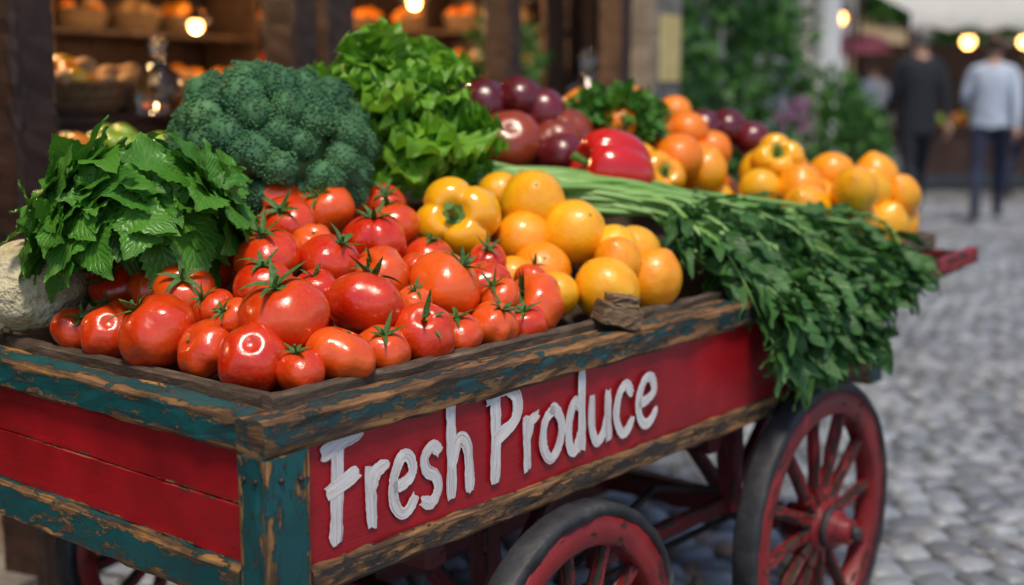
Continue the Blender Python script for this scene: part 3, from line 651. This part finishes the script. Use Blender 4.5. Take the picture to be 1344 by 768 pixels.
for z in SZ:
    for x in np.arange(-2.9,4.2,.42):
        if U(0,1)<.9: basket('fruit_basket' if U(0,1)<.6 else 'bread_basket',x+U(-.04,.04),2.58,z+.018,.16,.1,random.choice(['o','ob','b','y','bo','t']),.05)
for z in (1.12,1.42,1.70):
    for y in np.arange(.72,2.7,.36): basket('fruit_basket' if U(0,1)<.6 else 'bread_basket',4.72,y,z+.018,.14,.08,random.choice(['o','ob','b','bo','o','t']),.042)
m=MB()
for k in range(10):
    a=-.5+k*.1; P=[(math.cos(t)*.13,math.sin(a)*.10+U(-.01,.01),.03+math.sin(t)*.09+k%3*.02) for t in np.linspace(.3,2.6,9)]
    tube(m,P,[.006,.014,.018,.02,.02,.02,.018,.013,.006],7,0)
m.obj('banana_bunch',[M_yel],None,FM@Matrix.Translation((1.12,.25,1.125))@Matrix.Scale(1.3,4))
M_gl,nt,b,o=base_mat('clear_glass'); b.inputs['Base Color'].default_value=(.75,.82,.82,1); b.inputs['Roughness'].default_value=.02; b.inputs['Transmission Weight'].default_value=1
def bottle(x,y,z,h):
    m=MB(); lathe(m,[(0,0),(.3,0),(.32,.03),(.32,.42),(.28,.55),(.12,.68),(.09,.8),(.09,.93),(.13,.95),(.13,.98),(.08,1.0)],24); lathe(m,[(0,.98),(.08,.985),(.09,1.05),(0,1.1)],12)
    m.obj('glass_bottle',[M_gl],None,FM@Matrix.Translation((x,y,z))@Matrix.Scale(h,4))
bottle(1.02,.42,1.27,.25); bottle(4.28,.1,1.118,.42); bottle(4.15,.4,1.27,.22); bottle(1.62,.3,1.118,.36); bottle(3.2,.35,1.27,.24); bottle(2.2,.4,1.27,.25)
def foliage(m,c,R,n,l,w,mi=0):
    for _ in range(n):
        d=rdir(-1); p=np.array(c)+d*np.array(R)*U(.4,1)**.6
        leaf(m,p,nrm(d+rng.normal(0,.7,3)),rng.normal(0,1,3)+np.array((0,0,1)),U(.7,1.3)*l,U(.7,1.3)*w,nl=3,nw=2,curl=U(0,1),fold=.2,mi=mi)
M_ivy=leafmat('climber_leaf',(.03,.12,.02),(.10,.28,.045),(.12,.25,.06),.3,.5,5,.2)
m=MB(); lathe(m,[(0,0),(.09,0),(.12,.2),(.13,.2),(.13,.22),(.11,.22),(.1,.18),(0,.18)],20,None,1); foliage(m,(0,0,.38),(.22,.2,.22),420,.06,.02)
for k in range(14):
    d=rdir(.1); tube(m,[(0,0,.18),tuple(d*.1+np.array((0,0,.27))),tuple(d*.2+np.array((0,0,.38)))],.004,5,2)
me=m.mesh('potted_plant',[M_ivy,M_clay,M_stem])
mkobj('potted_plant',me,None,FM@Matrix.Translation((3.42,.22,1.116))@Matrix.Scale(1.0,4))
mkobj('potted_plant',me,None,FM@Matrix.Translation((-.0,.60,1.13)))
M_bulb,nt,b,o=base_mat('warm_bulb'); b.inputs['Base Color'].default_value=(1,.62,.25,1); b.inputs['Emission Color'].default_value=(1,.50,.14,1); b.inputs['Emission Strength'].default_value=12
def lamp(x,y,z,M=FM,top=2.95,e=9,nm='pendant_lamp',r=.035,R=.075):
    em=empty(nm,M@Matrix.Translation((x,y,z)))
    mb=MB();V,F=ico(2);mb.add(V*r,F,0);o=mkobj('bulb',mb.mesh('bulb',[M_bulb]));o.parent=em
    mb=MB();lathe(mb,[(.012,r+.06),(.02,r+.055),(.03,r+.02),(R,r*.6),(R+.003,r*.6),(.034,r+.026)],24,None,0);tube(mb,[(0,0,r+.03),(0,0,top-z)],.005,6,0);o=mkobj('shade',mb.mesh('shade',[M_iron]));o.parent=em
    if e:
        l=bpy.data.lights.new('bulb_light','POINT');l.energy=e;l.color=(1,.62,.3);l.shadow_soft_size=.06;lo=bpy.data.objects.new('bulb_light',l);sc.collection.objects.link(lo);lo.parent=em;lo.location=(0,0,-.08)
lamp(3.73,.9,1.82,e=40); lamp(2.62,1.5,1.66,e=30); lamp(.9,1.3,2.2,e=80); lamp(-1.6,1.4,2.1,e=20); lamp(4.1,1.9,2.25,e=25); lamp(1.9,2.0,1.95,e=0)
m=MB(); beam(m,(5.02,-.078,1.60),(5.40,-.078,1.60),.012,.40,jit=.0005)
m.obj('notice_sign',[nmat('old_paper_sign',[(.3,(.6,.43,.14)),(.6,(.78,.62,.28)),(.8,(.4,.27,.1))],10,rough=.6)],None,FM)
# ------------------------------------------------------------------ next building
b2=empty('plaster_house',FM)
def wallB(m):
    box(m,5.62,11,.35,.6,0,6.8); box(m,10.8,11,.61,4,0,6.8); box(m,5.62,11,3.9,4.1,0,6.8)
sp_('walls',[M_plB],wallB,b2)
def winB(m):
    for x in(6.4,7.7,9.5):
        for z in(.9,3.7):
            box(m,x-.4,x+.4,.335,.345,z,z+1.5,1)
            for dx in(-.43,0,.43): box(m,x+dx-.04,x+dx+.04,.28,.349,z-.05,z+1.55,0)
            for dz in(-.06,.7,1.5): box(m,x-.386,x-.044,.29,.333,z+dz,z+dz+.06,0); box(m,x+.044,x+.386,.29,.333,z+dz,z+dz+.06,0)
sp_('windows',[M_white,M_glassd],winB,b2)
sp_('roof',[M_tile],lambda m:beam(m,(5.5,2.2,7.0),(11.3,2.2,7.0),4.6,.3,jit=.01),b2)
sp_('white_column',[M_white],lambda m:(lathe(m,[(.17,0),(.17,.25),(.13,.3),(.12,2.6),(.16,2.7),(.17,2.8),(0,2.8)],24,Matrix.Translation((8.95,-.30,0)))),b2)
sp_('door_canopy',[M_tile],lambda m:beam(m,(8.7,-.1,2.9),(10.6,-.1,2.9),.86,.12),b2)
m=MB()
for k in range(24):
    cx,cz=U(5.75,8.2),U(.5,3.4); cy=U(-.3,.15)
    foliage(m,(cx,cy,cz),(U(.25,.4),U(.2,.35),U(.3,.5)),150,.10,.035)
foliage(m,(7.9,-.7,.85),(.6,.3,.5),800,.09,.03); foliage(m,(8.35,-.45,1.2),(.4,.3,.35),350,.09,.03); foliage(m,(6.2,-.45,.85),(.45,.22,.38),500,.09,.03)
for k in range(12): tube(m,catmull([(U(5.8,8.1),.25,0),(U(5.8,8.1),.2,1.2),(U(5.8,8.1),.25,2.8)],6),np.linspace(.025,.01,13),6,1)
for k in range(8): tube(m,catmull([(6.2+U(-.2,.2),-.45,0),(6.2+U(-.25,.25),-.45,.5),(6.2+U(-.3,.3),-.5,.9)],5),.008,6,1)
m.obj('climbing_plant',[M_ivy,M_brocs],None,FM)
M_flow=nmat('pink_flower',[(.3,(.4,.12,.34)),(.7,(.72,.34,.58))],20,rough=.6,bmp=0,trans=.2)
m=MB()
for (cx,cy,cz) in [(5.82,-.66,1.16),(6.05,-.68,1.24),(6.35,-.68,1.08),(6.5,-.64,1.22)]:
    for k in range(20): 
        p=np.array((cx,cy,cz))+rng.normal(0,.035,3)
        for q in range(5):
            a=q*1.257; leaf(m,p,(math.cos(a),-.5,math.sin(a)),(0,-1,0),.03,.012,nl=2,nw=2,curl=.2,fold=.1)
m.obj('flowers',[M_flow],None,FM)
m=MB(); lathe(m,[(0,0),(.28,0),(.36,.42),(.4,.44),(.4,.5),(.33,.5),(0,.45)],28,Matrix.Translation((7.9,-.75,0)))
m.obj('flower_planter',[M_clay],None,FM)
# ------------------------------------------------------------------ far street
def house(name,x,y,w,d,h,yaw,mat,nx,nz):
    H=empty(name,Matrix.Translation((x,y,0))@Matrix.Rotation(yaw,4,'Z'))
    sp_('walls',[mat],lambda m:box(m,0,w,0,d,0,h),H)
    def wn(m):
        for i in range(nx):
            for k in range(nz):
                cx=(i+.5)*w/nx;z=.9+k*2.9
                box(m,cx-.5,cx+.5,-.012,-.006,z,z+1.5,1)
                for dx in(-.53,0,.53): box(m,cx+dx-.05,cx+dx+.05,-.07,-.005,z-.06,z+1.56,0)
                for dz in(-.08,1.5): box(m,cx-.476,cx-.054,-.06,-.014,z+dz,z+dz+.08,0); box(m,cx+.054,cx+.476,-.06,-.014,z+dz,z+dz+.08,0)
    sp_('windows',[M_white,M_glassd],wn,H)
    def rf(m):
        V=[(-.3,-.4,h),(w+.3,-.4,h),(w+.3,d+.4,h),(-.3,d+.4,h),(-.3,d/2,h+2),(w+.3,d/2,h+2)]
        m.add(V,[[0,1,5,4],[3,4,5,2],[0,4,3],[1,2,5]],0,None,False)
    sp_('roof',[M_tile],rf,H)
M_cream=nmat('cream_plaster',[(.3,(.42,.40,.36)),(.7,(.55,.53,.48))],2,rough=.85,bmp=.2)
house('town_house',4.2,19,9,6,7,math.radians(70),M_cream,4,2)
house('town_house',6,44,9,6,8,0,M_plB,4,3); house('town_house',15.5,43,9,6,9,-.1,M_plA,4,3); house('town_house',25,41,10,6,8,-.2,M_cream,4,3)
house('town_house',17.5,12,12,6,8,math.radians(70),M_plA,5,3)
def tree(x,y,h,R):
    m=MB(); tube(m,catmull([(0,0,0),(.1,0,h*.25),(0,.1,h*.5),(.1,0,h*.8)],6),np.linspace(.22,.06,19),10,1)
    for k in range(9):
        d=rdir(.1); z=h*U(.25,.55); tube(m,catmull([(0,0,z),tuple(d*R*.4+np.array((0,0,z+.3))),tuple(d*R*.85+np.array((0,0,z+.9)))],5),np.linspace(.08,.02,11),7,1)
    for k in range(34):
        d=rdir(-.6); c=d*np.array((R,R,h*.36))*U(.45,.95)+np.array((0,0,h*.6)); foliage(m,c,(R*.3,R*.3,R*.26),70,.28,.11)
    m.obj('street_tree',[M_ivy,M_dwood],None,Matrix.Translation((x,y,0)))
tree(8.3,29,5,2.3); tree(11.0,33,6,2.7); tree(14.5,31,5.5,2.6); tree(17.5,34,6,2.7)
M_awn=nmat('white_canvas',[(.3,(.66,.66,.63)),(.7,(.8,.8,.77))],4,rough=.8,bmp=.1,trans=.35)
M_awnd=nmat('tan_canvas',[(.3,(.3,.22,.14)),(.7,(.42,.32,.2))],4,rough=.8,bmp=.1,trans=.2)
def stall(x,y,yaw,aw,L=4.0,hz=2.15,lamps=True):
    S=empty('market_stall',Matrix.Translation((x,y,0))@Matrix.Rotation(yaw,4,'Z'))
    def fr(m):
        for px in(0,L/2,L):
            for py in(0,2): beam(m,(px,py,0),(px,py,hz+.05+py*.25),.06,.06,up=(1,0,0))
        beam(m,(0,.1,.8),(L,.1,.8),.9,.04); beam(m,(0,-.3,.5),(L,-.3,.5),.03,.55)
        beam(m,(0,1.95,1.3),(L,1.95,1.3),.03,1.4)
    sp_('frame',[M_dwood],fr,S)
    def ca(m):
        n=24;V=[]
        for i in range(n+1):
            xx=-.3+(L+.6)*i/n; sag=.04*math.sin(i*math.pi/3)**2; vz=.0+(.05 if i%2 else 0)
            V+= [(xx,-.8,hz-.22+vz),(xx,-.8,hz),(xx,.6,hz+.35-sag),(xx,2.2,hz+.75-sag)]
        F=[[i*4+k,i*4+k+1,i*4+k+5,i*4+k+4] for i in range(n) for k in range(3)]
        m.add(V,F,0)
    sp_('awning',[aw],ca,S)
    def gd(m):
        V,F=ico(2)
        for k in range(150): m.add(V*U(.05,.08)+np.array((U(.1,L-.1),U(-.25,.5),.86+U(0,.12))),F,random.randrange(4))
    sp_('goods',[M_org,M_yel,M_bread,M_apg],gd,S)
    if lamps:
        for k in range(5): lamp(.42+k*(L-1)/6,-.9,hz-.36,S.matrix_world.copy(),hz-.2,0 if k%2 else 12,'stall_lamp',.08,.1)
stall(5.3,17.6,.08,M_awn,5.5,2.3); stall(4.7,25.5,.1,M_awnd,3,2.1)
# street lamp
m=MB(); tube(m,[(0,0,0),(0,0,2.3)],[.04,.025],10,0); lathe(m,[(0,0),(.12,0),(.12,.08),(.06,.16),(0,.16)],16); tube(m,catmull([(0,0,2.3),(-.05,-.02,2.42),(-.16,-.05,2.40)],5),.012,7,0)
lathe(m,[(0,.12),(.03,.11),(.13,.0),(.12,-.01),(.0,.02)],16,Matrix.Translation((-.16,-.05,2.28)),0); V,F=ico(2); m.add(V*.085+np.array((-.16,-.05,2.22)),F,1)
m.obj('street_lamp',[M_iron,M_bulb],None,Matrix.Translation((4.25,16.6,0)))
m=MB(); tube(m,[(0,0,0),(0,0,2.25)],.02,8,1); n=8
for k in range(n):
    a0,a1=2*math.pi*k/n,2*math.pi*(k+1)/n; V=[]
    for t in np.linspace(0,1,6):
        for s in np.linspace(0,1,5):
            a=a0+(a1-a0)*s; r=.6*math.sin(t*1.35)/math.sin(1.35)*(1-.04*math.sin(s*math.pi)); z=2.2-.34*(1-math.cos(t*1.35))/(1-math.cos(1.35))+.03*math.sin(s*math.pi)*t*t
            V.append((r*math.cos(a),r*math.sin(a),z))
    m.add(V,[[i*5+j,i*5+j+1,i*5+j+6,i*5+j+5] for i in range(5) for j in range(4)],0)
    tube(m,[(0,0,2.0),(.55*math.cos(a0),.55*math.sin(a0),1.9)],.006,5,1)
lathe(m,[(0,0),(.25,0),(.25,.06),(.05,.1),(0,.1)],20,None,1)
m.obj('pink_parasol',[nmat('pink_canvas',[(.3,(.6,.15,.22)),(.7,(.75,.25,.33))],4,rough=.7,trans=.3),M_iron],None,Matrix.Translation((5.25,20.0,-.02)))
# ------------------------------------------------------------------ people
M_skin=nmat('skin',[(.3,(.42,.24,.17)),(.7,(.52,.31,.22))],10,rough=.5,bmp=.05)
def cloth(n,c): return nmat(n,[(.3,tuple(x*.8 for x in c)),(.7,tuple(min(1,x*1.15) for x in c))],12,rough=.85,bmp=.4,bs=25,bd=.01)
M_navy=cloth('navy_suit',(.014,.017,.026)); M_blue=cloth('blue_shirt',(.5,.58,.72)); M_jean=cloth('dark_trousers',(.018,.026,.06)); M_shoe=nmat('shoe_leather',[(.3,(.01,.008,.007)),(.7,(.03,.02,.015))],10,rough=.4)
M_hg=nmat('grey_hair',[(.3,(.16,.15,.14)),(.7,(.3,.28,.26))],40,rough=.6); M_hb=nmat('brown_hair',[(.3,(.03,.015,.008)),(.7,(.09,.045,.02))],40,rough=.5)
M_eye=nmat('eye',[(.4,(.02,.015,.012)),(.6,(.04,.03,.02))],3,rough=.2,bmp=0); M_lip2=nmat('lips',[(.4,(.35,.12,.1)),(.6,(.4,.14,.11))],5,rough=.5,bmp=0)
def person(name,x,y,yaw,scale,top,bot,hair,stride=.22,fem=False,armb=None,jacket=True):
    sh=.165 if fem else .185
    J={'pel':(0,0,.96,.125,.10),'wai':(0,.0,1.10,.125 if not fem else .105,.095),'che':(0,.0,1.28,.15 if not fem else .13,.105),'upc':(0,-.01,1.42,.12,.085),'nec':(0,.005,1.50,.052,.052),
       'hd1':(0,.02,1.57,.066,.078),'hd2':(0,.022,1.65,.078,.096),'hd3':(0,.012,1.715,.055,.068)}
    E=[('pel','wai','top'),('wai','che','top'),('che','upc','top'),('upc','nec','skin'),('nec','hd1','skin'),('hd1','hd2','skin'),('hd2','hd3','skin')]
    for s,g in((-1,'l'),(1,'r')):
        st=stride*s
        J[g+'hip']=(s*.095,st*.1,.90,.092,.095)
        kn=(s*.10,st*.55+.03,.50) ; an=(s*.10,st*1.15-(.04 if st<0 else 0),.085+(.06 if st<0 else 0))
        J[g+'kne']=(*kn,.06,.062); J[g+'cal']=((kn[0]+an[0])/2,(kn[1]+an[1])/2-.015,(kn[2]+an[2])/2+.03,.056,.058); J[g+'ank']=(*an,.038,.04); J[g+'toe']=(an[0],an[1]+.16,.03 ,.04,.026)
        J[g+'hee']=(an[0],an[1]-.02,an[2]-.045,.034,.03)
        J[g+'sho']=(s*sh,-.005,1.415,.062,.06)
        ar=-st
        if armb and g in armb: el=(s*(sh+.06),.0,1.15);wr=(s*(sh+.02),.22,1.10)
        else: el=(s*(sh+.035),ar*.35-.02,1.13);wr=(s*(sh+.04),ar*.95+.03,.89)
        J[g+'elb']=(*el,.048,.048);J[g+'wri']=(*wr,.031,.029)
        d=nrm(np.array(wr)-np.array(el)); hp=np.array(wr)+d*.075; J[g+'han']=(*hp,.022,.040)
        E+=[('pel',g+'hip','bot'),(g+'hip',g+'kne','bot'),(g+'kne',g+'cal','bot'),(g+'cal',g+'ank','bot'),(g+'ank',g+'hee','shoe'),(g+'ank',g+'toe','shoe'),('upc',g+'sho','top'),(g+'sho',g+'elb','top'),(g+'elb',g+'wri','top'),(g+'wri',g+'han','skin')]
    keys=list(J);P=np.array([J[k][:3] for k in keys])
    me=bpy.data.meshes.new(name+'_sk'); me.from_pydata(P.tolist(),[(keys.index(a),keys.index(b)) for a,b,_ in E],[])
    ob=bpy.data.objects.new(name+'_sk',me); sc.collection.objects.link(ob)
    md=ob.modifiers.new('s','SKIN'); md.use_smooth_shade=True
    for i,k in enumerate(keys):
        sv=me.skin_vertices[0].data[i]; sv.radius=(J[k][3],J[k][4]); sv.use_root=(k=='pel')
    ob.modifiers.new('u','SUBSURF').levels=2
    dg=bpy.context.evaluated_depsgraph_get(); em=bpy.data.meshes.new_from_object(ob.evaluated_get(dg)); bpy.data.objects.remove(ob)
    m=MB(); V=np.array([v.co[:] for v in em.vertices]); lab={'top':0,'bot':1,'skin':2,'shoe':3}
    A=np.array([J[a][:3] for a,_,_ in E]);B=np.array([J[b][:3] for _,b,_ in E]);AB=B-A;lb=[lab[c] for _,_,c in E]
    mats=[top,bot,M_skin,M_shoe,hair,M_eye,M_lip2]; groups={}
    for f in em.polygons:
        c=np.array(f.center[:]); t=np.clip(((c-A)*AB).sum(1)/(AB**2).sum(1),0,1); q=np.argmin(np.linalg.norm(c-(A+AB*t[:,None]),axis=1)); L=lb[q]
        if L==1 and c[2]>.93: L=0
        if c[2]>1.60 and (c[1]<.025 or c[2]>1.705): L=4
        groups.setdefault(L,[]).append(list(f.vertices))
    for L,fs in groups.items(): m.add(V,fs,L)
    vi,fi=ico(2)
    for s in(-1,1):
        m.add(vi*np.array([.014,.022,.033])+np.array((s*.081,.01,1.645)),fi,2); m.add(vi*np.array([.013,.008,.009])+np.array((s*.033,.107,1.655)),fi,5)
        g='l' if s<0 else 'r'; w=np.array(J[g+'wri'][:3]);h=np.array(J[g+'han'][:3]);d=nrm(h-w); fw=nrm(np.cross(d,(s,0,0))); inn=np.array((-s,0,0.))
        for q in range(4):
            b0=h+fw*(-.030+.020*q)-d*.005; ln=[.07,.08,.076,.06][q]
            tube(m,catmull([b0,b0+d*ln*.5+inn*.005,b0+d*ln*.85+inn*.026],4),np.linspace(.0095,.007,9),7,2)
        b0=w+d*.03+fw*.02; tube(m,catmull([b0,b0+d*.03+fw*.03,b0+d*.065+fw*.035+inn*.01],4),np.linspace(.012,.008,9),7,2)
    m.add(vi*np.array([.012,.018,.022])+np.array((0,.118,1.632)),fi,2); m.add(vi*np.array([.024,.008,.007])+np.array((0,.102,1.595)),fi,6)
    vh,fh=ico(3)
    HV=vh*np.array([.090,.108,.095])+np.array((0,.005,1.675)); HF=np.array([f for f in fh if all((vh[i,1]<.45 and vh[i,2]>-.75) or vh[i,2]>.62 for i in f)])
    m.add(HV,HF,4)
    z0=.80 if jacket else .90; rings=[(z0,.185,.135),(.95,.178,.132),(1.08,.168,.125),(1.2,.175,.127),(1.33,.19,.128),(1.42,.175,.108),(1.47,.10,.07)]
    if fem: rings=[(z,a*.9,b_) for z,a,b_ in rings]
    k=24;V=[];th=np.linspace(0,2*math.pi,k,endpoint=False)
    for z,a,b_ in rings: V+=[(a*math.cos(t),b_*math.sin(t)-.002,z+.01*math.sin(5*t)) for t in th]
    m.add(V,[[i*k+j,i*k+(j+1)%k,(i+1)*k+(j+1)%k,(i+1)*k+j] for i in range(len(rings)-1) for j in range(k)],0)
    m.obj(name,mats,None,Matrix.Translation((x,y,0))@Matrix.Rotation(yaw,4,'Z')@Matrix.Scale(scale,4))
person('man_in_suit',4.13,13.3,.15,1.13,M_navy,M_navy,M_hg,.16)
person('man_in_blue_shirt',4.84,13.2,-.35,1.08,M_blue,M_jean,M_hb,.26,False,'l',False)
person('pedestrian',5.25,19.0,.3,1.0,M_blue,M_jean,M_hb,.2,True,None,False)
person('pedestrian',6.3,16.0,-1.2,1.0,cloth('dark_coat',(.03,.03,.035)),M_jean,M_hb,.15)
person('pedestrian',5.9,24,2.8,1.0,cloth('grey_coat',(.12,.12,.13)),M_jean,M_hg,.2)
# ------------------------------------------------------------------ light, world, camera
D=Vector((.05,-.42,.95)).normalized()
w=bpy.data.worlds.new('World');sc.world=w;w.use_nodes=True;nt=w.node_tree;bg=nt.nodes['Background']
sk=nt.nodes.new('ShaderNodeTexSky');sk.sky_type='NISHITA';sk.sun_disc=False;sk.sun_elevation=math.asin(D.z);sk.sun_rotation=math.atan2(D.x,D.y)
nt.links.new(sk.outputs[0],bg.inputs[0]);bg.inputs[1].default_value=.14
l=bpy.data.lights.new('sun','SUN');l.energy=3.1;l.angle=math.radians(12);l.color=(1,.88,.72);so=bpy.data.objects.new('sun',l);sc.collection.objects.link(so)
so.rotation_mode='QUATERNION';so.rotation_quaternion=D.to_track_quat('Z','Y')
cam=bpy.data.cameras.new('camera');co_=bpy.data.objects.new('camera',cam);sc.collection.objects.link(co_);sc.camera=co_
co_.location=(0,0,1.2+G);co_.rotation_euler=(math.radians(81),0,0);cam.lens=45.54;cam.sensor_width=36;cam.clip_end=1500
cam.dof.use_dof=True;cam.dof.focus_distance=2.08;cam.dof.aperture_fstop=1.9
sc.view_settings.view_transform='Standard';sc.view_settings.look='None';sc.view_settings.exposure=0
print('objects',len(bpy.data.objects),'stones',cnt)
